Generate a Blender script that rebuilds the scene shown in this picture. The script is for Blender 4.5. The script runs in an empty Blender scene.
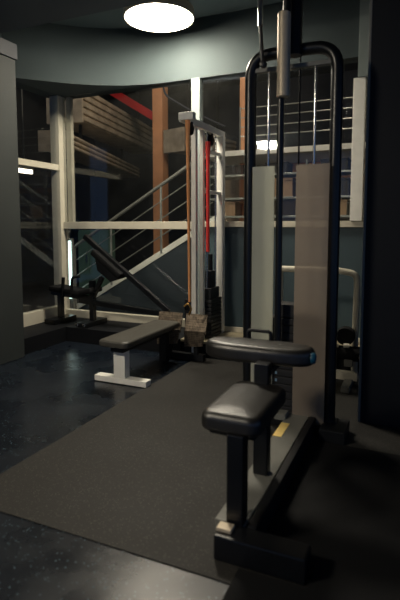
import bpy, bmesh, math, random
from mathutils import Vector, Matrix
random.seed(7)
C = bpy.context.scene.collection
PI = math.pi

# ------------------------------------------------------------------ materials
def lin(c):
    return tuple((v / 12.92 if v <= .04045 else ((v + .055) / 1.055) ** 2.4) for v in (k / 255 for k in c))

def nodes_of(name):
    m = bpy.data.materials.new(name)
    m.use_nodes = True
    return m, m.node_tree.nodes, m.node_tree.links

def mat(name, rgb, rough=.5, metal=0., var=.12, scale=14., bump=0., bscale=None, rvar=.08, spec=.5):
    """procedural paint / rubber / metal: noise varies the colour, the roughness and the relief"""
    m, n, l = nodes_of(name)
    b = n['Principled BSDF']
    tc = n.new('ShaderNodeTexCoord')
    nz = n.new('ShaderNodeTexNoise'); nz.inputs['Scale'].default_value = scale; nz.inputs['Detail'].default_value = 4
    l.new(tc.outputs['Object'], nz.inputs['Vector'])
    c = lin(rgb)
    r = n.new('ShaderNodeValToRGB')
    r.color_ramp.elements[0].position = .3; r.color_ramp.elements[1].position = .7
    r.color_ramp.elements[0].color = (*[v * (1 - var) for v in c], 1)
    r.color_ramp.elements[1].color = (*[min(1, v * (1 + var)) for v in c], 1)
    l.new(nz.outputs['Fac'], r.inputs['Fac']); l.new(r.outputs['Color'], b.inputs['Base Color'])
    mr = n.new('ShaderNodeMapRange')
    mr.inputs['To Min'].default_value = max(.02, rough - rvar); mr.inputs['To Max'].default_value = min(1, rough + rvar)
    l.new(nz.outputs['Fac'], mr.inputs['Value']); l.new(mr.outputs['Result'], b.inputs['Roughness'])
    b.inputs['Metallic'].default_value = metal
    b.inputs['Specular IOR Level'].default_value = spec
    if bump:
        n2 = n.new('ShaderNodeTexNoise'); n2.inputs['Scale'].default_value = bscale or scale * 8
        l.new(tc.outputs['Object'], n2.inputs['Vector'])
        bp = n.new('ShaderNodeBump'); bp.inputs['Strength'].default_value = bump; bp.inputs['Distance'].default_value = .004
        l.new(n2.outputs['Fac'], bp.inputs['Height']); l.new(bp.outputs['Normal'], b.inputs['Normal'])
    return m

def emit(name, rgb, strength):
    m, n, l = nodes_of(name)
    b = n['Principled BSDF']
    b.inputs['Base Color'].default_value = (.8, .8, .8, 1)
    b.inputs['Emission Color'].default_value = (*lin(rgb), 1)
    b.inputs['Emission Strength'].default_value = strength
    nz = n.new('ShaderNodeTexNoise'); nz.inputs['Scale'].default_value = 3
    mr = n.new('ShaderNodeMapRange'); mr.inputs['To Min'].default_value = .35; mr.inputs['To Max'].default_value = .5
    l.new(nz.outputs['Fac'], mr.inputs['Value']); l.new(mr.outputs['Result'], b.inputs['Roughness'])
    return m

def fresnel(n, l, ior):
    # the same air-to-glass reflection on the near and the far face of a pane
    g = n.new('ShaderNodeNewGeometry')
    mr = n.new('ShaderNodeMapRange'); mr.inputs['To Min'].default_value = ior; mr.inputs['To Max'].default_value = 1 / ior
    l.new(g.outputs['Backfacing'], mr.inputs['Value'])
    fr = n.new('ShaderNodeFresnel'); l.new(mr.outputs['Result'], fr.inputs['IOR'])
    return fr

def glass(name, tint=(.95, .96, .96), f0=.05, dust=.005, dustcol=(.5, .5, .45)):
    m, n, l = nodes_of(name)
    n.remove(n['Principled BSDF'])
    out = n['Material Output']
    tr = n.new('ShaderNodeBsdfTransparent'); tr.inputs['Color'].default_value = (*tint, 1)
    gl = n.new('ShaderNodeBsdfGlossy'); gl.inputs['Roughness'].default_value = .03
    gl.inputs['Color'].default_value = (.9, .95, 1, 1)
    fr = fresnel(n, l, 1.5)
    mx = n.new('ShaderNodeMixShader')
    l.new(fr.outputs['Fac'], mx.inputs['Fac']); l.new(tr.outputs[0], mx.inputs[1]); l.new(gl.outputs[0], mx.inputs[2])
    df = n.new('ShaderNodeBsdfDiffuse'); df.inputs['Color'].default_value = (*dustcol, 1)
    nz = n.new('ShaderNodeTexNoise'); nz.inputs['Scale'].default_value = 5; nz.inputs['Detail'].default_value = 5
    tc = n.new('ShaderNodeTexCoord'); l.new(tc.outputs['Object'], nz.inputs['Vector'])
    mr = n.new('ShaderNodeMapRange'); mr.inputs['To Max'].default_value = dust * 2
    l.new(nz.outputs['Fac'], mr.inputs['Value'])
    m2 = n.new('ShaderNodeMixShader')
    l.new(mr.outputs['Result'], m2.inputs['Fac']); l.new(mx.outputs[0], m2.inputs[1]); l.new(df.outputs[0], m2.inputs[2])
    l.new(m2.outputs[0], out.inputs['Surface'])
    return m

def acrylic(name, rgb, clear=.3, trans=.5):
    m, n, l = nodes_of(name)
    n.remove(n['Principled BSDF'])
    out = n['Material Output']
    col = (*lin(rgb), 1)
    df = n.new('ShaderNodeBsdfDiffuse'); df.inputs['Color'].default_value = col
    tl = n.new('ShaderNodeBsdfTranslucent'); tl.inputs['Color'].default_value = col
    a = n.new('ShaderNodeMixShader'); a.inputs['Fac'].default_value = trans
    l.new(df.outputs[0], a.inputs[1]); l.new(tl.outputs[0], a.inputs[2])
    tr = n.new('ShaderNodeBsdfTransparent'); tr.inputs['Color'].default_value = (.9, .88, .84, 1)
    b = n.new('ShaderNodeMixShader')
    tc = n.new('ShaderNodeTexCoord'); nz = n.new('ShaderNodeTexNoise'); nz.inputs['Scale'].default_value = 4
    l.new(tc.outputs['Object'], nz.inputs['Vector'])
    mr = n.new('ShaderNodeMapRange'); mr.inputs['To Min'].default_value = clear - .06; mr.inputs['To Max'].default_value = clear + .06
    l.new(nz.outputs['Fac'], mr.inputs['Value']); l.new(mr.outputs['Result'], b.inputs['Fac'])
    l.new(a.outputs[0], b.inputs[1]); l.new(tr.outputs[0], b.inputs[2])
    gl = n.new('ShaderNodeBsdfGlossy'); gl.inputs['Roughness'].default_value = .34
    fr = fresnel(n, l, 1.49)
    c = n.new('ShaderNodeMixShader')
    l.new(fr.outputs['Fac'], c.inputs['Fac']); l.new(b.outputs[0], c.inputs[1]); l.new(gl.outputs[0], c.inputs[2])
    l.new(c.outputs[0], out.inputs['Surface'])
    return m

def floor_mat(name, base, fleck, fscale, fcut, rough, rvar, bump, spec=.5):
    """rubber flooring with small flecks pressed into it"""
    m, n, l = nodes_of(name)
    b = n['Principled BSDF']
    tc = n.new('ShaderNodeTexCoord')
    vo = n.new('ShaderNodeTexVoronoi'); vo.inputs['Scale'].default_value = fscale
    l.new(tc.outputs['Object'], vo.inputs['Vector'])
    wn = n.new('ShaderNodeSeparateColor'); l.new(vo.outputs['Color'], wn.inputs['Color'])
    gt = n.new('ShaderNodeMath'); gt.operation = 'GREATER_THAN'; gt.inputs[1].default_value = fcut
    l.new(wn.outputs['Red'], gt.inputs[0])
    lt = n.new('ShaderNodeMath'); lt.operation = 'LESS_THAN'; lt.inputs[1].default_value = .42
    l.new(vo.outputs['Distance'], lt.inputs[0])
    mu = n.new('ShaderNodeMath'); mu.operation = 'MULTIPLY'
    l.new(gt.outputs[0], mu.inputs[0]); l.new(lt.outputs[0], mu.inputs[1])
    big = n.new('ShaderNodeTexNoise'); big.inputs['Scale'].default_value = 2.6; big.inputs['Detail'].default_value = 6
    l.new(tc.outputs['Object'], big.inputs['Vector'])
    r = n.new('ShaderNodeValToRGB'); c = lin(base)
    r.color_ramp.elements[0].position = .3; r.color_ramp.elements[1].position = .7
    r.color_ramp.elements[0].color = (*[v * .8 for v in c], 1); r.color_ramp.elements[1].color = (*[v * 1.2 for v in c], 1)
    l.new(big.outputs['Fac'], r.inputs['Fac'])
    mx = n.new('ShaderNodeMix'); mx.data_type = 'RGBA'
    l.new(mu.outputs[0], mx.inputs['Factor']); l.new(r.outputs['Color'], mx.inputs['A'])
    mx.inputs['B'].default_value = (*lin(fleck), 1)
    l.new(mx.outputs['Result'], b.inputs['Base Color'])
    mr = n.new('ShaderNodeMapRange'); mr.inputs['From Min'].default_value = .35; mr.inputs['From Max'].default_value = .65
    mr.inputs['To Min'].default_value = rough - rvar; mr.inputs['To Max'].default_value = rough + rvar
    l.new(big.outputs['Fac'], mr.inputs['Value']); l.new(mr.outputs['Result'], b.inputs['Roughness'])
    b.inputs['Specular IOR Level'].default_value = spec
    n2 = n.new('ShaderNodeTexNoise'); n2.inputs['Scale'].default_value = 160
    l.new(tc.outputs['Object'], n2.inputs['Vector'])
    bp = n.new('ShaderNodeBump'); bp.inputs['Strength'].default_value = bump; bp.inputs['Distance'].default_value = .003
    l.new(n2.outputs['Fac'], bp.inputs['Height']); l.new(bp.outputs['Normal'], b.inputs['Normal'])
    return m

def tread_mat(name, rgb):
    """worn chequer plate: raised lozenges in two crossed directions"""
    m, n, l = nodes_of(name)
    b = n['Principled BSDF']
    tc = n.new('ShaderNodeTexCoord')
    mp = n.new('ShaderNodeMapping'); mp.inputs['Rotation'].default_value = (0, PI / 4, 0)
    l.new(tc.outputs['Object'], mp.inputs['Vector'])
    ck = n.new('ShaderNodeTexChecker'); ck.inputs['Scale'].default_value = 90
    l.new(mp.outputs[0], ck.inputs['Vector'])
    nz = n.new('ShaderNodeTexNoise'); nz.inputs['Scale'].default_value = 30
    l.new(tc.outputs['Object'], nz.inputs['Vector'])
    c = lin(rgb)
    r = n.new('ShaderNodeValToRGB')
    r.color_ramp.elements[0].position = .35; r.color_ramp.elements[1].position = .65
    r.color_ramp.elements[0].color = (*[v * .45 for v in c], 1); r.color_ramp.elements[1].color = (*[min(1, v * 1.5) for v in c], 1)
    ad = n.new('ShaderNodeMath'); ad.operation = 'MULTIPLY_ADD'; ad.inputs[1].default_value = .16
    l.new(ck.outputs['Fac'], ad.inputs[0])
    sc = n.new('ShaderNodeMath'); sc.operation = 'MULTIPLY'; sc.inputs[1].default_value = .75
    l.new(nz.outputs['Fac'], sc.inputs[0]); l.new(sc.outputs[0], ad.inputs[2])
    l.new(ad.outputs[0], r.inputs['Fac']); l.new(r.outputs['Color'], b.inputs['Base Color'])
    b.inputs['Metallic'].default_value = .6; b.inputs['Roughness'].default_value = .42
    bp = n.new('ShaderNodeBump'); bp.inputs['Strength'].default_value = .7; bp.inputs['Distance'].default_value = .004
    l.new(ck.outputs['Fac'], bp.inputs['Height']); l.new(bp.outputs['Normal'], b.inputs['Normal'])
    return m

M = dict(
    partition=mat('partition_laminate', (11, 15, 22), .6, var=.15, scale=3, spec=.3),
    column=mat('pillar_cladding', (128, 138, 136), .6, var=.06, scale=3),
    wall=mat('wall_paint', (58, 69, 71), .75, var=.06, scale=2.5, bump=.15, bscale=60),
    pillar=mat('pillar_paint', (42, 47, 46), .7, var=.08, scale=2.5, bump=.15, bscale=60),
    ceiling=mat('ceiling_paint', (92, 106, 112), .8, var=.05, scale=2, bump=.1, bscale=60),
    lowceil=mat('low_ceiling_paint', (74, 82, 92), .8, var=.05, scale=2, bump=.1, bscale=60),
    navy=mat('navy_paint', (26, 32, 42), .6, var=.1, scale=3, bump=.1, bscale=50),
    frame=mat('cream_frame_paint', (200, 194, 176), .45, var=.05, scale=9),
    ledge=mat('ledge_tile', (150, 140, 116), .45, var=.12, scale=7, bump=.1),
    riser_shade=mat('ledge_riser_and_shade', (13, 15, 19), .7, var=.15, scale=6, spec=.2),
    panel=mat('teal_panel', (58, 76, 84), .55, var=.07, scale=3),
    glass=glass('window_glass'),
    floor=floor_mat('fleck_rubber_floor', (15, 21, 30), (80, 100, 110), 130, .93, .29, .10, .08, .5),
    mat=floor_mat('grey_rubber_mat', (40, 39, 37), (74, 71, 65), 150, .84, .62, .06, .35, .3),
    white=mat('white_enamel', (236, 234, 226), .35, var=.05, scale=12),
    black=mat('black_enamel', (13, 15, 19), .32, var=.15, scale=12),
    blackmat=mat('matt_black_steel', (13, 15, 19), .5, var=.2, scale=12, spec=.35),
    vinyl=mat('black_vinyl', (25, 23, 21), .40, var=.12, scale=22, bump=.2, bscale=180, spec=.9),
    vinyl2=mat('worn_black_vinyl', (66, 64, 58), .46, var=.12, scale=16, bump=.2, bscale=180),
    rubber=mat('black_rubber', (10, 11, 13), .8, var=.2, scale=30, spec=.25),
    chrome=mat('chrome', (205, 205, 205), .14, 1., var=.04, scale=10, rvar=.04),
    alu=mat('brushed_aluminium', (196, 182, 160), .5, .35, var=.08, scale=25),
    grey=mat('grey_enamel', (112, 112, 106), .45, var=.08, scale=10),
    acryl=acrylic('frosted_acrylic', (228, 230, 216), .26, .5),
    acryl2=acrylic('shaded_acrylic', (188, 174, 158), .38, .5),  # same guard acrylic, darkened for the weaker light on the right
    iron=mat('cast_iron', (26, 27, 31), .55, var=.2, scale=30, bump=.2),
    tag=mat('plate_number_tag', (110, 140, 165), .5),
    yellow=mat('yellow_sticker', (252, 216, 130), .5, var=.08, scale=20),
    blue=mat('blue_plastic', (14, 72, 98), .4),
    tread=tread_mat('chequer_plate', (112, 100, 86)),
    orange=mat('orange_latex', (255, 172, 110), .55, var=.08, scale=14),
    red=mat('red_latex', (240, 62, 56), .5, var=.08, scale=14),
    brass=mat('brass', (180, 140, 80), .35, 1.),
    hall=mat('hall_wall_paint', (34, 38, 48), .8, var=.15, scale=1.5),
    hallbeige=mat('hall_plaster', (150, 134, 112), .8, var=.12, scale=3),
    hallfloor=mat('hall_concrete', (44, 44, 46), .7, var=.15, scale=3),
    shutter=mat('shutter_steel', (172, 160, 140), .5, .2, var=.3, scale=6),
    col=mat('orange_column_paint', (214, 152, 106), .6, var=.12, scale=5),
    redsteel=mat('red_steel', (176, 34, 32), .5, var=.1, scale=6),
    stair=mat('stair_white', (240, 238, 226), .5, var=.05, scale=6),
    stairdark=mat('stair_side_panel', (44, 53, 60), .6, var=.1, scale=3),
    railing=mat('railing_steel', (170, 172, 164), .35, .7, var=.06, scale=12),
    green=mat('green_panel_paint', (74, 104, 92), .6, var=.2, scale=4),
    carton=mat('carton', (150, 122, 94), .8, var=.18, scale=8),
    darkcarton=mat('dark_crate', (44, 41, 38), .7, var=.18, scale=8),
    lamp=emit('lamp_opal', (255, 244, 222), 88.),
    lamp2=emit('lamp_opal_far', (255, 242, 218), 145.),
    neon=emit('neon_tube', (214, 246, 240), 3.2),
    strip=emit('strip_light', (255, 240, 214), 5.),
)

# ------------------------------------------------------------------ mesh helpers
class MB:
    def __init__(s): s.bm = bmesh.new()
    def _tag(s, verts, mtx):
        if mtx is not None: bmesh.ops.transform(s.bm, matrix=mtx, verts=verts)
    def box(s, x0, x1, y0, y1, z0, z1, bev=.004, seg=2, mtx=None):
        c = Matrix.Translation(((x0 + x1) / 2, (y0 + y1) / 2, (z0 + z1) / 2)) @ Matrix.Diagonal((abs(x1 - x0), abs(y1 - y0), abs(z1 - z0), 1))
        if mtx is not None: c = mtx @ c
        r = bmesh.ops.create_cube(s.bm, size=1, matrix=c)
        if bev:
            e = list({e for v in r['verts'] for e in v.link_edges})
            bmesh.ops.bevel(s.bm, geom=e, offset=min(bev, .45 * min(abs(x1 - x0), abs(y1 - y0), abs(z1 - z0))), segments=seg, affect='EDGES', profile=.5)
        return s
    def bar(s, a, b, w, h, bev=.004, up=(0, 0, 1)):
        """rectangular bar from a to b, w across, h along 'up'"""
        a, b = Vector(a), Vector(b); d = (b - a); L = d.length; d.normalize()
        side = d.cross(Vector(up)).normalized(); u = side.cross(d)
        m = Matrix((( side.x, d.x, u.x, (a.x + b.x) / 2), (side.y, d.y, u.y, (a.y + b.y) / 2), (side.z, d.z, u.z, (a.z + b.z) / 2), (0, 0, 0, 1)))
        return s.box(-w / 2, w / 2, -L / 2, L / 2, -h / 2, h / 2, bev, mtx=m)
    def tube(s, pts, r, bend=0., n=14, sy=1.):
        """round tube through pts, corners rounded with radius 'bend'; r may be a list"""
        pts = [Vector(p) for p in pts]
        path = [pts[0]]
        for i in range(1, len(pts) - 1):
            p, a, b = pts[i], pts[i - 1], pts[i + 1]
            if bend <= 0: path.append(p); continue
            k = min(bend, (a - p).length * .49, (b - p).length * .49)
            p0, p1 = p + (a - p).normalized() * k, p + (b - p).normalized() * k
            for j in range(9):
                t = j / 8
                path.append((1 - t) ** 2 * p0 + 2 * t * (1 - t) * p + t * t * p1)
        path.append(pts[-1])
        rs = r if isinstance(r, (list, tuple)) else [r] * len(path)
        rings = []; prev = None
        for i, p in enumerate(path):
            d = (path[min(i + 1, len(path) - 1)] - path[max(i - 1, 0)]).normalized()
            if prev is None:
                u = d.orthogonal().normalized()
            else:
                u = (prev - d * prev.dot(d)).normalized()
            prev = u; v = d.cross(u)
            rings.append([s.bm.verts.new(p + rs[i] * (math.cos(2 * PI * k / n) * u + math.sin(2 * PI * k / n) * v)) for k in range(n)])
        for a, b in zip(rings, rings[1:]):
            for k in range(n): s.bm.faces.new((a[k], a[(k + 1) % n], b[(k + 1) % n], b[k]))
        s.bm.faces.new(rings[0][::-1]); s.bm.faces.new(rings[-1])
        return s
    def lathe(s, prof, c, n=32, axis='z'):
        """revolve (r, h) profile about an axis through c"""
        rings = []
        ax = {'z': (Vector((1, 0, 0)), Vector((0, 1, 0)), Vector((0, 0, 1))), 'x': (Vector((0, 1, 0)), Vector((0, 0, 1)), Vector((1, 0, 0))), 'y': (Vector((0, 0, 1)), Vector((1, 0, 0)), Vector((0, 1, 0)))}[axis]
        c = Vector(c)
        for r, h in prof:
            r = max(r, 1e-4)
            rings.append([s.bm.verts.new(c + ax[2] * h + r * (math.cos(2 * PI * k / n) * ax[0] + math.sin(2 * PI * k / n) * ax[1])) for k in range(n)])
        for a, b in zip(rings, rings[1:]):
            for k in range(n): s.bm.faces.new((a[k], a[(k + 1) % n], b[(k + 1) % n], b[k]))
        s.bm.faces.new(rings[0][::-1]); s.bm.faces.new(rings[-1])
        return s
    def prism(s, poly, axis, a, b, bev=0.):
        """extrude a 2D polygon along an axis from a to b"""
        def P(q, t):
            return {'x': (t, q[0], q[1]), 'y': (q[0], t, q[1]), 'z': (q[0], q[1], t)}[axis]
        va = [s.bm.verts.new(P(q, a)) for q in poly]; vb = [s.bm.verts.new(P(q, b)) for q in poly]
        n = len(poly)
        fs = [s.bm.faces.new(va[::-1]), s.bm.faces.new(vb)]
        for k in range(n): fs.append(s.bm.faces.new((va[k], va[(k + 1) % n], vb[(k + 1) % n], vb[k])))
        if bev: bmesh.ops.bevel(s.bm, geom=list({e for f in fs for e in f.edges}), offset=bev, segments=2, affect='EDGES', profile=.5)
        return s
    def cushion(s, outline, z0, z1, r, crown=.008):
        """upholstered pad: outline (x, y) with rounded top and bottom edges and a slight crown"""
        cx = sum(p[0] for p in outline) / len(outline); cy = sum(p[1] for p in outline) / len(outline)
        rx = max(abs(p[0] - cx) for p in outline); ry = max(abs(p[1] - cy) for p in outline)
        lay = []
        for k in range(5):
            a = PI / 2 * k / 4; lay.append((r * (1 - math.sin(a)), z0 + r * .7 * (1 - math.cos(a))))
        for k in range(7):
            a = PI / 2 * k / 6; lay.append((r * (1 - math.cos(a)), z1 - r + r * math.sin(a)))
        lay += [(r + .3 * min(rx, ry), z1 + crown * .8), (.85 * min(rx, ry), z1 + crown)]
        rings = []
        for ins, z in lay:
            fx, fy = max(.05, 1 - ins / rx), max(.05, 1 - ins / ry)
            rings.append([s.bm.verts.new((cx + (x - cx) * fx, cy + (y - cy) * fy, z)) for x, y in outline])
        n = len(outline)
        for a, b in zip(rings, rings[1:]):
            for k in range(n): s.bm.faces.new((a[k], a[(k + 1) % n], b[(k + 1) % n], b[k]))
        s.bm.faces.new(rings[0][::-1]); s.bm.faces.new(rings[-1])
        return s
    def build(s, name, m, parent=None, kind=None, label=None):
        bmesh.ops.recalc_face_normals(s.bm, faces=s.bm.faces[:])
        me = bpy.data.meshes.new(name)
        if parent is not None:
            off = Vector(parent.location); p = parent.parent
            while p is not None: off += Vector(p.location); p = p.parent
            bmesh.ops.translate(s.bm, vec=-off, verts=s.bm.verts[:])
        s.bm.to_mesh(me); s.bm.free()
        me.materials.append(m)
        for p in me.polygons: p.use_smooth = True
        me.set_sharp_from_angle(angle=math.radians(38))
        o = bpy.data.objects.new(name, me); C.objects.link(o)
        wn = o.modifiers.new('weighted_normal', 'WEIGHTED_NORMAL'); wn.keep_sharp = True; wn.weight = 80
        if parent is not None: o.parent = parent
        if kind: o['kind'] = kind
        if label: o['label'] = label
        return o

def rrect(x0, x1, y0, y1, r, n=7):
    pts = []
    for cx, cy, a0 in ((x1 - r, y1 - r, 0), (x0 + r, y1 - r, 90), (x0 + r, y0 + r, 180), (x1 - r, y0 + r, 270)):
        for k in range(n):
            a = math.radians(a0 + 90 * k / (n - 1)); pts.append((cx + r * math.cos(a), cy + r * math.sin(a)))
    return pts

def thing(name, loc, label, cat, group=None):
    o = bpy.data.objects.new(name, None); C.objects.link(o)
    o.location = loc; o['label'] = label; o['category'] = cat; o.empty_display_size = .1
    if group: o['group'] = group
    return o

def tag(o, label, cat, group=None):
    o['label'] = label; o['category'] = cat
    if group: o['group'] = group
    return o

def base_of(o, z=None):
    return o

def struct(name, mb, m, parent=None): return mb.build(name, m, parent, 'structure' if parent is None else None)

def copy_child(o, dz=0., dx=0., dy=0.):
    c = o.copy(); C.objects.link(c); c.location = Vector(o.location) + Vector((dx, dy, dz))
    for g in o.children:
        d = g.copy(); C.objects.link(d); d.parent = c
    return c

# ------------------------------------------------------------------ the room
WY, LX, HEAD, CEIL, LOW = 4.5, -3.72, 2.62, 3.18, 2.9
struct('floor', MB().box(-6.5, 4, -3, 4.5, -.12, 0, 0), M['floor'])
struct('ceiling', MB().box(-6.5, 4, -3, 3.42, LOW, 3.45, 0), M['lowceil'])
struct('ceiling_recess', MB().box(-6.5, 4, 3.42, 4.7, CEIL, 3.45, 0), M['ceiling'])
struct('wall_left', MB().box(-3.9, -3.24, -3, 3.352, 0, 2.62, .006), M['pillar'])
struct('trim_1', MB().box(-3.92, -3.225, -3, 3.365, 2.62, 2.752, .006), M['navy'])
struct('wall_side', MB().box(-3.86, LX + .02, 3.366, WY + .12, HEAD, CEIL, 0).box(-3.86, LX + .02, -3, 3.366, 2.752, LOW, 0), M['wall'])
struct('wall_back', MB().box(-3.7, 3.2, WY - .03, WY + .12, HEAD, CEIL, 0), M['wall'])
struct('wall_corner', MB().prism([(LX + .02, 3.66)] + [((1 - k / 12) ** 2 * -3.38 + 2 * k / 12 * (1 - k / 12) * -2.93 + (k / 12) ** 2 * -2.35, (1 - k / 12) ** 2 * 4.002 + (1 - (1 - k / 12) ** 2) * (WY - .031)) for k in range(13)] + [(LX + .02, WY - .031)], 'z', HEAD, CEIL), M['wall'])
struct('wall_right', MB().box(-.287, 3.2, 3.04, 3.16, 0, LOW, .004), M['partition'])
struct('trim_2', MB().box(-.300, -.285, 3.035, 3.165, 0, LOW, .002), M['grey'])
struct('wall_end', MB().box(-.4, 3.2, WY - .02, WY + .1, 0, HEAD, 0), M['panel'])
# ledge along the glazing
struct('trim_3', MB().box(-1.98, 3.2, 4.0, WY + .1, .125, .15, .004), M['ledge'])
struct('trim_4', MB().box(-1.98, 3.2, 4.02, WY + .1, 0, .125, 0).box(-3.3, -1.98, 4.0, WY + .1, 0, .15, 0).box(-3.9, -3.3, 3.352, WY + .1, 0, .15, 0), M['riser_shade'])  # back ledge left of the cream top is blackened for the press's shade

# left window (in the x = LX plane)
w = MB()
w.box(LX - .04, LX + .04, 3.352, 4.42, .15, .285)
w.box(LX - .03, LX + .03, 3.352, 4.42, 1.805, 1.87)
w1 = w.build('window_1', M['frame'], None, 'structure')
MB().box(LX - .006, LX + .006, 3.352, 4.44, .285, 1.805, 0).box(LX - .006, LX + .006, 3.352, 4.44, 1.87, HEAD, 0).build('pane', M['glass'], w1)
# corner post
struct('trim_5', MB().box(-3.80, -3.68, 4.42, 4.54, .15, HEAD), M['frame'])
# back window left of the mullion
w = MB()
w.box(-3.68, -2.075, WY - .03, WY + .03, .15, .235)
w.box(-3.68, -2.075, WY - .04, WY + .04, 1.157, 1.235)
w2 = w.build('window_2', M['frame'], None, 'structure')
MB().box(-3.665, -3.60, WY + .03, WY + .08, 1.235, HEAD).build('jamb', M['frame'], w2)
MB().box(-3.68, -2.06, WY - .006, WY + .006, .235, 1.157, 0).box(-3.68, -2.06, WY - .006, WY + .006, 1.235, HEAD, 0).build('pane', M['glass'], w2)
# mullion
struct('trim_6', MB().box(-2.078, -1.988, WY - .045, WY + .045, .15, HEAD), M['column'])
# back window right of the mullion, solid panels under its transom
w = MB()
w.box(-1.988, -.40, WY - .04, WY + .04, 1.18, 1.235)
w.box(-1.988, -.40, WY - .03, WY + .03, .15, .20)
w3 = w.build('window_3', M['frame'], None, 'structure')
MB().box(-1.988, -.40, WY - .01, WY + .02, .20, 1.18, 0).build('lower_panel', M['panel'], w3)
MB().box(-1.99, -.50, WY - .006, WY + .006, 1.235, HEAD, 0).build('pane', M['glass'], w3)
struct('trim_7', MB().box(-.552, -.452, WY - .06, WY + .03, 1.235, 2.44).box(-.425, -.40, WY - .06, WY + .03, 1.235, 2.44), M['white'])
struct('trim_8', MB().box(-.515, -.39, WY - .08, WY + .03, 2.44, CEIL), M['column'])

# rubber mat
tag(MB().box(-1.8, 1.6, 1.447, 3.98, .0005, .005, .002).build('rubber_mat', M['mat']), 'large grey speckled rubber mat on the dark floor under the machines', 'mat')

tag(MB().prism([(-.53, .8), (1.4, .8), (1.4, 2.65), (-.49, 2.65), (-.49, 1.64), (-.29, 1.64), (-.29, 1.52), (-.53, 1.52)], 'z', .006, .014, .002).build('rubber_mat', M['rubber']), 'plain black sheet right of the foreground machine rail', 'mat')  # flat black sheet over the floor right of the rail

# ------------------------------------------------------------------ ceiling lamps
def ceiling_lamp(x, y, z, top, r, m, label, side=.04):
    t = thing('ceiling_lamp', (x, y, z), label, 'lamp', 'round ceiling lamps')
    MB().lathe([(r + .006, .115), (r + .006, side), (r - .003, side), (r - .003, .11)], (x, y, z), 48).build('rim', M['alu'], t)
    MB().lathe([(r - .004, max(side, .05) + .012), (r * .99, .05), (r * .93, .036), (r * .8, .02), (r * .55, .007), (r * .25, .001), (0, 0)], (x, y, z), 48).build('diffuser', m, t)
    if top > z + .11:
        MB().tube([(x, y, z + .09), (x, y, top)], .012, n=10).lathe([(.05, top - z - .02), (.05, top - z)], (x, y, z), 20).build('stem', M['alu'], t)
    return t
ceiling_lamp(-2.14, 3.93, 2.955, CEIL, .30, M['lamp'], 'round glowing white lamp hanging in front of the tall window wall')
ceiling_lamp(-2.81, -.64, 2.72, LOW, .27, M['lamp2'], 'round ceiling lamp near the left wall, only mirrored in the window glass', .10)

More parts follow.
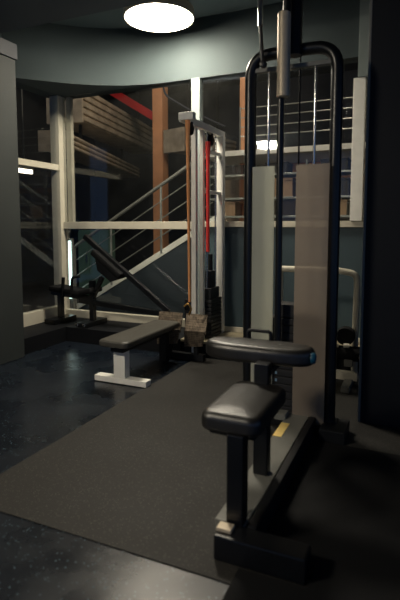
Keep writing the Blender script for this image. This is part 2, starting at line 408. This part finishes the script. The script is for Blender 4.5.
# ------------------------------------------------------------------ low cable row machine
def row_machine():
    X = -1.765
    PA, PB, PC = (-1.80, 3.925), (-1.782, 4.05), (-1.745, 4.41)
    t = thing('cable_row_machine', (X, 3.9, 0.005), 'white steel cable row frame with chequer foot plates by the window', 'gym machine')
    for (x, y), z0, w in ((PA, .005, .045), (PB, .151, .038), (PC, .151, .064)):
        MB().box(x - w / 2, x + w / 2, y - w / 2, y + w / 2, z0, 2.035, .005).build('upright', M['white'], t)
    MB().bar((-1.805, 3.69, 2.075), (PC[0], 4.445, 2.05), .06, .06, .006).build('top_beam', M['white'], t)
    MB().box(-1.812, -1.68, 3.635, 3.695, 2.045, 2.105, .006).build('end_bracket', M['white'], t)
    for z in (1.86, 1.5):
        MB().bar((PB[0], PB[1], z), (PC[0], PC[1], z), .03, .03).build('cross_tie', M['white'], t)
    for y in (4.12, 4.32):
        MB().tube([(X, y, .16), (X, y, 2.04)], .007).build('guide_rod', M['chrome'], t)
    for x, y, z in ((-1.755, 3.74, 1.99), (X, 4.2, 1.97)):
        p = MB().lathe([(.02, -.014), (.048, -.014), (.052, -.009), (.040, -.003), (.040, .003), (.052, .009), (.048, .014), (.02, .014)], (x, y, z), 28, 'x').build('pulley', M['rubber'], t)
        MB().box(x - .02, x - .016, y - .018, y + .018, z - .02, 2.046, .001).box(x + .016, x + .02, y - .018, y + .018, z - .02, 2.046, .001).lathe([(.008, -.022), (.008, .022)], (x, y, z), 12, 'x').build('pulley_bracket', M['blackmat'], p)
    p = MB().box(X - .06, X + .06, 4.085, 4.345, .16, .192, .004).build('weight_plate', M['iron'], t)
    for k in range(1, 10): copy_child(p, k * .036)
    MB().box(X - .045, X + .045, 4.10, 4.32, .52, .62, .008).box(X - .03, X + .03, 4.14, 4.26, .62, .78, .008).tube([(X, 4.2, .78), (X, 4.2, .93)], .022).build('weight_carriage', M['iron'], t)
    MB().tube([(X - .035, 4.23, .93), (X - .035, 4.23, 1.94)], .004, n=8).build('cable', M['blackmat'], t)
    # foot plates either side of the bench
    for x0, x1 in ((-2.13, -1.892), (-1.857, -1.652)):
        pl = MB(); a = math.radians(16)
        mtx = Matrix.Translation(((x0 + x1) / 2, 3.835, .27)) @ Matrix.Rotation(-a, 4, 'X')
        hw = (x1 - x0) / 2
        pl.box(-hw, hw, -.006, .006, -.02, .155, .003, mtx=mtx)
        f = pl.build('foot_plate', M['tread'], t)
        pl = MB(); pl.prism([((x0 + x1) / 2 - hw * .95, .28), ((x0 + x1) / 2 + hw * .95, .28), ((x0 + x1) / 2 + hw * .75, .15), ((x0 + x1) / 2 - hw * .95, .13)], 'y', 3.815, 3.83, .002)
        pl.build('heel_plate', M['tread'], f)
        MB().box((x0 + x1) / 2 - .02, (x0 + x1) / 2 + .02, 3.84, 3.87, .06, .30).build('plate_stay', M['blackmat'], f)
    MB().box(-2.10, -1.68, 3.84, 3.90, .005, .065, .004).build('base_bar', M['blackmat'], t)
    MB().box(-1.85, -1.75, 3.88, 3.975, .005, .014, .002).build('base_flange', M['blackmat'], t)
    MB().lathe([(.015, -.012), (.04, -.012), (.045, -.008), (.034, -.002), (.034, .002), (.045, .008), (.04, .012), (.015, .012)], (-1.87, 3.92, .48), 24, 'x').box(-1.89, -1.85, 3.905, 3.935, .05, .54, .004).build('low_pulley', M['blackmat'], t)
    MB().tube([(-1.775, 3.66, .52), (-1.74, 3.665, .55), (-1.71, 3.67, .5), (-1.74, 3.675, .45)], .008, .02).build('cable_clip', M['brass'], t)
row_machine()
# bands hanging from the frame
o = MB().tube([(-1.741, 3.665, 2.043), (-1.739, 3.663, 1.9), (-1.733, 3.665, 1.2), (-1.728, 3.668, .56)], [.022, .015, .012, .011]).build('resistance_band', M['orange'])
tag(o, 'orange resistance band hanging from the front end of the white frame', 'resistance band')
o = MB().tube([(X0, 4.04, z) for X0, z in ((-1.722, 1.93), (-1.722, 1.7), (-1.722, 1.3), (-1.722, .96))], [.022, .015, .015, .016]).build('resistance_band', M['red'])
tag(o, 'red resistance band hanging inside the white frame above its weights', 'resistance band')

# bench in front of it
def bench():
    t = thing('rowing_bench', (-2.03, 3.09, .005), 'low flat black padded bench on a white T-shaped foot', 'bench')
    out = rrect(-2.13, -1.872, 2.92, 3.795, .045)
    MB().cushion(out, .312, .362, .018, .003).build('pad', M['vinyl2'], t)
    MB().box(-2.06, -1.95, 2.99, 3.78, .262, .312, .004).build('beam', M['blackmat'], t)
    MB().box(-2.075, -1.975, 3.05, 3.12, .05, .263, .004).build('post', M['white'], t)
    MB().box(-2.25, -1.79, 3.045, 3.125, .005, .05, .006).build('foot_bar', M['white'], t)
    MB().box(-2.04, -1.97, 3.70, 3.76, .005, .263, .004).build('rear_post', M['blackmat'], t)
bench()

# ------------------------------------------------------------------ black incline press at the window corner, standing on the ledge
def press():
    Y = 4.2; Z = .151
    t = thing('leg_press', (-3.0, Y, Z), 'black incline leg press standing on the ledge in the window corner', 'gym machine')
    MB().bar((-2.205, Y, .362), (-3.19, Y, 1.082), .05, .05).build('slide_rail', M['black'], t)
    MB().bar((-2.2, Y, .325), (-3.27, Y, .40), .05, .05).build('lower_beam', M['black'], t)
    MB().box(-2.26, -2.20, Y - .03, Y + .03, Z, .36).build('upright', M['black'], t)
    MB().box(-3.13, -3.08, Y - .03, Y + .03, Z, .62).build('upright', M['black'], t)
    MB().box(-3.55, -3.50, Y - .03, Y + .03, Z, .5).build('upright', M['black'], t)
    MB().box(-3.18, -3.05, Y - .18, Y + .18, Z, Z + .05).build('foot_bar', M['black'], t)
    MB().box(-3.60, -3.46, Y - .18, Y + .18, Z, Z + .05).build('foot_bar', M['black'], t)
    MB().box(-2.30, -2.16, Y - .18, Y + .18, Z, Z + .05).build('foot_bar', M['black'], t)
    MB().bar((-3.64, Y, .47), (-3.1, Y, .43), .05, .05).build('seat_beam', M['black'], t)
    MB().bar((-2.72, Y, .68), (-3.06, Y, .93), .16, .07, .02).build('sled_pad', M['rubber'], t)
    MB().prism([(-3.05, .88), (-2.74, .66), (-2.86, .62), (-3.02, .73)], 'y', Y - .03, Y + .03, .004).build('carriage', M['blackmat'], t)
    MB().bar((-2.98, Y, .66), (-3.1, Y, .44), .05, .04).build('carriage_arm', M['blackmat'], t)
    MB().bar((-3.60, Y, .525), (-3.2, Y, .485), .22, .06, .02).build('seat_pad', M['rubber'], t)
    MB().bar((-3.22, Y, .49), (-3.05, Y, .53), .22, .06, .02).build('back_pad', M['rubber'], t)
    MB().tube([(-3.30, Y - .1, .44), (-3.29, Y - .1, .655), (-3.19, Y - .1, .67)], .014, .04).build('handle', M['rubber'], t)
    MB().tube([(-3.42, Y - .1, .44), (-3.40, Y - .1, .65)], .018).build('handle', M['rubber'], t)
    for x in (-3.17, -3.08):
        MB().lathe([(.018, 0), (.018, -.012), (.01, -.016)], (x, Y - .18, Z + .03), 14, 'y').build('bolt', M['chrome'], t)
press()

# ------------------------------------------------------------------ white-tubed machine beyond the tower, right
def rear_machine():
    t = thing('leg_extension_machine', (-.6, 3.75, .005), 'white tubed leg machine half hidden behind the pulldown tower', 'gym machine')
    Y = 3.75
    MB().tube([(-.98, Y, .86), (-.52, Y, .86), (-.40, Y, .84), (-.405, Y, .42), (-.405, Y, .1)], .024, .07).build('frame_tube', M['frame'], t)
    MB().tube([(-.98, Y, .86), (-.98, Y, .1)], .024).build('frame_tube', M['frame'], t)
    MB().box(-1.0, -.38, Y - .03, Y + .03, .04, .10).build('base_beam', M['frame'], t)
    for x in (-.96, -.44): MB().box(x - .03, x + .03, Y - .22, Y + .16, .005, .05).build('foot_bar', M['grey'], t)
    MB().cushion(rrect(-.86, -.56, Y - .2, Y + .16, .04), .40, .46, .02).build('seat', M['rubber'], t)
    MB().box(-.74, -.68, Y - .03, Y + .03, .1, .4).build('seat_post', M['frame'], t)
    MB().tube([(-.56, Y - .16, .33), (-.5, Y - .16, .33)], .013).build('peg', M['frame'], t)
    MB().tube([(-.465, Y - .16, .335), (-.425, Y - .16, .335)], .016).build('peg', M['frame'], t)
    MB().lathe([(.03, -.04), (.062, -.04), (.066, -.03), (.066, .03), (.062, .04), (.03, .04)], (-.46, Y - .1, .395), 28, 'y').build('roller', M['rubber'], t)
    MB().lathe([(.03, -.16), (.05, -.16), (.054, -.15), (.054, .15), (.05, .16), (.03, .16)], (-.5, Y - .12, .27), 28, 'x').build('roller', M['rubber'], t)
    MB().box(-.46, -.40, Y - .16, Y - .1, .18, .26, .006).build('stop_block', M['grey'], t)
    MB().tube([(-.56, Y - .02, .86), (-.56, Y - .05, 1.0)], .018).build('knob_stem', M['blackmat'], t)
rear_machine()

# ------------------------------------------------------------------ lat pulldown machine in front
def pulldown():
    t = thing('lat_pulldown_machine', (-.66, 2.3, .005), 'black lat pulldown machine with padded seat and frosted weight guards in the foreground', 'gym machine')
    TY = 2.82; xl, xr = -.930, -.436; Z = .005
    MB().tube([(xl, TY, .06), (xl, TY, 2.175), (xr, TY, 2.175), (xr, TY, .06)], .034, .13, n=20).build('tower_frame', M['black'], t)
    MB().box(xl - .05, xr + .05, TY - .04, TY + .04, Z, .08, .006).build('tower_foot', M['black'], t)
    MB().box(xr - .03, xr + .11, TY - .16, TY + .05, Z, .075, .006).build('tower_foot', M['blackmat'], t)
    MB().box(xl - .03, xl + .05, TY - .06, TY + .2, Z, .075, .006).build('tower_foot', M['blackmat'], t)
    MB().box(xl + .02, xr - .02, TY - .018, TY + .018, 2.075, 2.10, .004).build('rod_bar', M['grey'], t)
    for x in (-.819, -.553):
        MB().tube([(x, TY, .085), (x, TY, 2.08)], .008).build('guide_rod', M['chrome'], t)
    for x0, x1, z0, nm in ((-.893, -.762, .22, 'acryl'), (-.638, -.455, .06, 'acryl2')):
        MB().box(x0, x1, TY - .066, TY - .058, z0, 1.535, .002).build('weight_guard', M[nm], t, label='frosted grey weight guard' if nm == 'acryl' else 'weight guard with shade in its brown colour')
    MB().box(-.905, -.77, TY - .072, TY - .05, .49, .51, .002).build('guard_clip', M['alu'], t)
    # weights
    p = MB().box(-.79, -.50, TY - .045, TY + .09, .09, .131, .004).build('weight_plate', M['iron'], t)
    MB().box(-.748, -.736, TY - .049, TY - .044, .102, .118, .001).build('number_tag', M['tag'], p)
    for k in range(1, 13): copy_child(p, k * .044)
    MB().box(-.76, -.53, TY - .04, TY + .08, .662, .74, .006).build('top_weight', M['iron'], t)
    MB().tube([(-.645, TY + .02, .74), (-.645, TY + .02, 2.15)], .005, n=8).build('cable', M['blackmat'], t)
    # pole with its aluminium sleeve, boom and arm above
    MB().tube([(-.722, 2.72, .52), (-.722, 2.72, 1.92)], .0195, n=18).build('centre_pole', M['black'], t)
    MB().lathe([(.030, 1.895), (.0355, 1.9), (.0355, 2.335), (.030, 2.34)], (-.704, 2.7, 0), 28).build('sleeve', M['alu'], t, label='bare aluminium sleeve')
    MB().tube([(-.69, 2.7, 2.33), (-.69, 2.7, 2.72)], .022, n=18).build('upper_pole', M['black'], t)
    MB().tube([(-.662, TY - .05, 2.13), (-.662, TY - .05, 2.72)], .041, n=20).build('boom', M['black'], t)
    MB().box(-.72, -.60, 1.95, 2.86, 2.70, 2.78, .008).build('top_arm', M['black'], t)
    MB().tube([(-.845, 2.72, 2.30), (-.845, 2.72, 2.75), (-.70, 2.72, 2.75)], .0155, .04).build('side_rod', M['chrome'], t)
    MB().tube([(-.836, 2.74, 2.10), (-.845, 2.72, 2.31)], .011).lathe([(.012, -.02), (.02, -.014), (.02, .014), (.012, .02)], (-.834, 2.745, 2.10), 16, 'y').build('rod_end', M['black'], t)
    # rail on the floor, posts and seat
    MB().box(-.665, -.54, 1.626, 2.79, Z, .10, .008).build('base_rail', M['grey'], t, label='floor rail with its lit top coloured grey')  # grey puts the light on the rail's top into its colour
    MB().box(-.537, -.50, 1.626, 2.79, Z, .103, .006).build('rail_shaded_side', M['blackmat'], t)  # black strip paints the rail's side as shaded
    MB().box(-.661, -.615, 2.42, 2.605, .1, .104, .001).build('warning_sticker', M['yellow'], t, label='yellow sticker')
    MB().box(-.632, -.30, 1.53, 1.625, Z, .10, .010).build('front_foot', M['black'], t)
    MB().box(-.63, -.572, 1.555, 1.60, .10, .115, .004).build('foot_plate', M['alu'], t)
    MB().box(-.612, -.548, 1.61, 1.675, .1, .44, .005).build('seat_post', M['black'], t)
    MB().box(-.635, -.57, 2.0, 2.06, .1, .60, .005).build('pad_post', M['black'], t)
    MB().cushion(rrect(-.733, -.495, 1.625, 2.06, .045), .428, .507, .03, .008).build('seat', M['vinyl'], t)
    MB().box(-.70, -.52, 1.66, 2.0, .412, .43, .004).build('seat_plate', M['blackmat'], t)
    # thigh pad: a long lens-shaped cushion
    out = []
    n = 48
    for k in range(n):
        a = 2 * PI * k / n
        ca, sa = math.cos(a), math.sin(a)
        out.append((-.665 + .262 * math.copysign(abs(ca) ** .7, ca), 2.17 + .095 * math.copysign(abs(sa) ** .8, sa)))
    pad = MB().cushion(out, .572, .652, .03, .004).build('thigh_pad', M['vinyl'], t)
    MB().lathe([(.012, -.012), (.024, -.012), (.026, -.004), (.022, .006), (.010, .01)], (-.402, 2.14, .613), 20, 'x').build('end_cap', M['blue'], pad, label='blue end cap')
    MB().box(-.64, -.565, 2.03, 2.22, .545, .575, .004).build('pad_bracket', M['blackmat'], t)
    MB().tube([(-.745, 2.25, .64), (-.745, 2.25, .69), (-.63, 2.25, .69), (-.63, 2.25, .64)], .009, .02).build('pad_handle', M['blackmat'], t)
    MB().box(-.72, -.655, 2.66, 2.74, .09, .125, .003).build('brace', M['grey'], t)
pulldown()

# ------------------------------------------------------------------ the hall behind the glass
struct('floor_hall', MB().box(-9, 4, 4.5, 11, -.12, -.001, 0), M['hallfloor'])
struct('wall_hall', MB().box(-9, 4, 10.2, 10.4, 0, 4.4, 0), M['hall'])
struct('wall_hall_left', MB().box(-7.6, -7.4, -1, 10.2, 0, 4.4, 0), M['hall'])
struct('wall_hall_right', MB().box(2.6, 2.8, 4.7, 10.2, 0, 4.4, 0), M['hall'])
struct('ceiling_hall', MB().box(-9, 4, 4.62, 11, 4.2, 4.4, 0), M['hall'])
struct('wall_hall_mid', MB().box(-2.95, 1.0, 7.3, 7.42, 0, 2.35, 0), M['hallbeige'])

def shutter(a, b, z0, z1, depth, ribs, label, top=4.2, qs=(.3, .3)):
    """long ribbed roller-shutter housing"""
    a, b = Vector((*a, 0)), Vector((*b, 0)); d = (b - a).normalized(); s = Vector((-d.y, d.x, 0))
    t = thing('shutter_housing', (a.x, a.y, z0), label, 'shutter housing', 'shutter housings in the hall')
    m = MB(); L = (b - a).length
    mtx = Matrix(((d.x, s.x, 0, a.x), (d.y, s.y, 0, a.y), (0, 0, 1, 0), (0, 0, 0, 1)))
    m.box(0, L, .03, depth, z0, z1, .01, mtx=mtx)
    h = (z1 - z0) / ribs
    for k in range(ribs):
        m.box(0, L, 0, .06, z0 + k * h + h * .12, z0 + (k + 1) * h - h * .12, .02, mtx=mtx)
    m.build('ribbed_cover', M['shutter'], t)
    MB().box(-.04, 0, -.02, depth + .02, z0 - .03, z1 + .03, .006, mtx=mtx).build('end_plate', M['shutter'], t)
    for q in (qs[0], L - qs[1]):
        MB().box(q - .02, q + .02, depth / 2 - .02, depth / 2 + .02, z1, top, .003, mtx=mtx).build('hanger', M['blackmat'], t)
shutter((-3.98, 5.02), (-5.15, 8.6), 2.14, 2.34, .4, 3, 'lower brown ribbed shutter housing behind the left window pane', 2.619, (.9, .6))
shutter((-4.25, 5.6), (-4.84, 8.68), 2.62, 3.10, .5, 5, 'upper larger brown ribbed shutter housing behind the left window pane')
shutter((-3.33, 6.9), (-2.95, 8.2), 2.36, 2.66, .4, 4, 'short brown ribbed housing just right of the thick orange column')

o = MB().box(-3.95, -3.77, 7.0, 7.2, 0, 4.2, .01).build('column', M['col']); tag(o, 'thick orange column in the hall behind the left window', 'column')
o = MB().box(-2.478, -2.35, 7.0, 7.14, 0, 4.2, .01).build('column', M['col']); tag(o, 'slim orange column in the hall left of the black tower', 'column')
o = MB().bar((-5.2, 7.1, 3.68), (-3.97, 7.1, 2.94), .06, .12).build('brace_beam', M['redsteel']); tag(o, 'red diagonal steel brace meeting the thick orange column', 'brace')
o = MB().tube([(-3.36, 6.2, 3.4), (-3.30, 6.2, 3.0), (-2.85, 6.2, 2.72), (-2.4, 6.2, 2.5)], .014, .1).build('conduit_pipe', M['hall']); tag(o, 'bent grey pipe behind the window right of the orange column', 'pipe')

# staircase running up to the right behind the glass
def stairs():
    t = thing('staircase', (-4.13, 5.1, 0), 'white edged staircase with steel railing rising to the right behind the glass', 'staircase')
    k = .583; f = lambda x: .065 + k * (x + 4.134)
    x0, x1 = -4.13, -2.06
    MB().bar((x0, 5.08, f(x0)), (x1, 5.08, f(x1)), .04, .065).build('stringer', M['stair'], t)
    MB().prism([(x0 + .1, 0.0), (x1, 0.0), (x1, f(x1) - .03), (x0 + .1, f(x0 + .1) - .03)], 'y', 5.07, 5.10).build('side_panel', M['stairdark'], t)
    n = 10
    tr = MB().box(x0, x0 + .26, 5.1, 5.64, f(x0) - .04, f(x0), .004).build('tread', M['hallfloor'], t)
    for i in range(1, n): copy_child(tr, i * .2 * k, i * .2)
    MB().tube([(-4.01, 5.06, .05), (-4.01, 5.06, f(-4.01) + .785), (-2.1, 5.06, f(-2.1) + .785)], .02, .05).build('handrail', M['grey'], t)
    for off in (.20, .40, .60):
        MB().tube([(-3.97, 5.06, f(-3.97) + off), (-2.1, 5.06, f(-2.1) + off)], .007, n=8).build('rail_bar', M['railing'], t)
    for x in (-3.45, -2.75, -2.35):
        MB().tube([(x, 5.06, f(x)), (x, 5.06, f(x) + .785)], .014, n=10).build('baluster', M['railing'], t)
stairs()
def gallery():
    t = thing('gallery_railing', (-1.2, 6.2, 2.2), 'steel gallery railing of thin bars behind the top right window pane', 'railing')
    MB().box(-2.75, .6, 6.2, 7.3, 2.11, 2.18, .006).build('slab_edge', M['stair'], t)
    for z in (2.36, 2.48, 2.60, 2.72):
        MB().tube([(-2.2, 6.24, z), (.6, 6.24, z)], .0065, n=8).build('rail_bar', M['railing'], t)
    for x in (-2.2, -1.23, -.3, .55):
        MB().tube([(x, 6.24, 2.18), (x, 6.24, 2.74)], .010, n=8).build('baluster', M['railing'], t)
gallery()
o = MB().box(-1.9, .6, 7.18, 7.3, 1.8, 2.1, .01).build('fascia_beam', M['col']); tag(o, 'orange beam under the gallery seen behind the black tower', 'beam')

def rack():
    t = thing('storage_rack', (-1.5, 5.9, 0), 'open metal storage rack behind the right window', 'rack')
    X0, X1, Y0, Y1 = -2.42, -.55, 5.72, 6.1
    for z in (.2, .9, 1.30, 1.52, 1.80):
        MB().box(X0, X1, Y0, Y1, z - .012, z + .012, .003).build('shelf', M['railing'], t)
    for x in (X0, -1.85, -1.2, X1):
        for y in (Y0, Y1):
            MB().tube([(x, y, 0), (x, y, 1.95)], .016, n=8).build('post', M['railing'], t)
rack()
random.seed(3)
tops = ['low on the rack', 'on the middle shelf of the rack', 'on the top shelf of the rack']
spec = [(-2.3, 1.812, .32, .12, 'darkcarton', 'long dark case on the top shelf of the hall rack left of the tower'),
        (-1.7, 1.812, .26, .13, 'darkcarton', 'dark case on the top rack shelf seen between the tower poles'),
        (-1.05, 1.812, .30, .14, 'darkcarton', 'dark case on the top rack shelf right of the tower poles'),
        (-2.3, 1.312, .22, .17, 'carton', 'brown carton on the middle rack shelf left of the tower'),
        (-1.65, 1.532, .28, .22, 'carton', 'brown carton on the upper rack shelf seen between the tower poles'),
        (-1.05, 1.312, .30, .17, 'carton', 'brown carton on the middle rack shelf right of the tower'),
        (-.95, 1.532, .22, .2, 'darkcarton', 'dark box on the upper rack shelf beside the right window post')]
for x, z, wd, h, mm, lab in spec:
    t = thing('storage_box', (x + wd / 2, 5.9, z), lab, 'box', 'boxes on the hall rack')
    MB().box(x, x + wd, 5.74, 6.02, z + .001, z + h * .86, .006).build('body', M[mm], t)
    MB().box(x - .006, x + wd + .006, 5.735, 6.025, z + h * .86, z + h, .005).build('lid', M[mm], t)

t = thing('panelbox', (-4.84, 6.6, 0), 'green locker behind the stair railing at the left window', 'panelbox')  # green two-door box filling the green area behind the railing
MB().box(-5.06, -4.62, 6.5, 6.9, .0, 1.12, .01).build('body', M['green'], t)
for x in (-5.055, -4.84):
    d = MB().box(x, x + .205, 6.48, 6.5, .06, 1.09, .004).build('door', M['green'], t)
    MB().box(x + .16, x + .18, 6.465, 6.48, .6, .72, .003).build('handle', M['chrome'], d)

t = thing('tube_light', (-4.02, 5.0, .2), 'upright glowing tube light behind the window corner', 'light')
MB().tube([(-4.02, 4.98, .27), (-4.02, 4.98, 1.0)], .019).build('tube', M['neon'], t)
MB().box(-4.045, -3.995, 5.0, 5.035, .0, 1.03, .004).build('holder', M['grey'], t)
t = thing('strip_light', (-5.5, 5.8, 2.0), 'small bright strip light seen through the left window pane', 'light')
MB().box(-5.52, -5.48, 5.66, 5.96, 1.985, 2.045, .006).build('tube', M['strip'], t)
MB().box(-5.53, -5.47, 5.64, 5.98, 2.045, 2.08, .004).tube([(-5.5, 5.8, 2.08), (-5.5, 5.8, 4.25)], .008, n=8).build('housing', M['grey'], t)

# ------------------------------------------------------------------ light
def point(name, loc, power, col, r=.15):
    d = bpy.data.lights.new(name, 'POINT'); d.energy = power; d.color = lin(col); d.shadow_soft_size = r
    o = bpy.data.objects.new(name, d); o.location = loc; C.objects.link(o); return o
point('hall_fill', (-2.9, 4.85, 3.85), 90, (255, 238, 214))  # unseen fill light added to brighten the shutters and stair edge
point('hall_fill_right', (-1.1, 5.2, 3.8), 45, (255, 236, 212))  # second unseen fill, added for the rack and plaster wall

wd = bpy.data.worlds.new('night'); bpy.context.scene.world = wd; wd.use_nodes = True
bg = wd.node_tree.nodes['Background']; bg.inputs['Color'].default_value = (.22, .40, .8, 1); bg.inputs['Strength'].default_value = .28

# ------------------------------------------------------------------ camera
cd = bpy.data.cameras.new('camera'); cam = bpy.data.objects.new('camera', cd); C.objects.link(cam)
cam.location = (0, 0, 1.2)
cam.rotation_euler = (PI / 2 - math.atan(44 / 490), 0, math.radians(24))
cd.sensor_fit = 'AUTO'; cd.sensor_width = 36; cd.lens = 490 / 600 * 36
cd.shift_y = -31 / 600
cd.clip_start = .05
cd.dof.use_dof = True; cd.dof.focus_distance = 4.0; cd.dof.aperture_fstop = 2.0
sc = bpy.context.scene
sc.camera = cam
sc.view_settings.view_transform = 'Standard'; sc.view_settings.look = 'None'
sc.view_settings.gamma = 1; sc.view_settings.exposure = 0
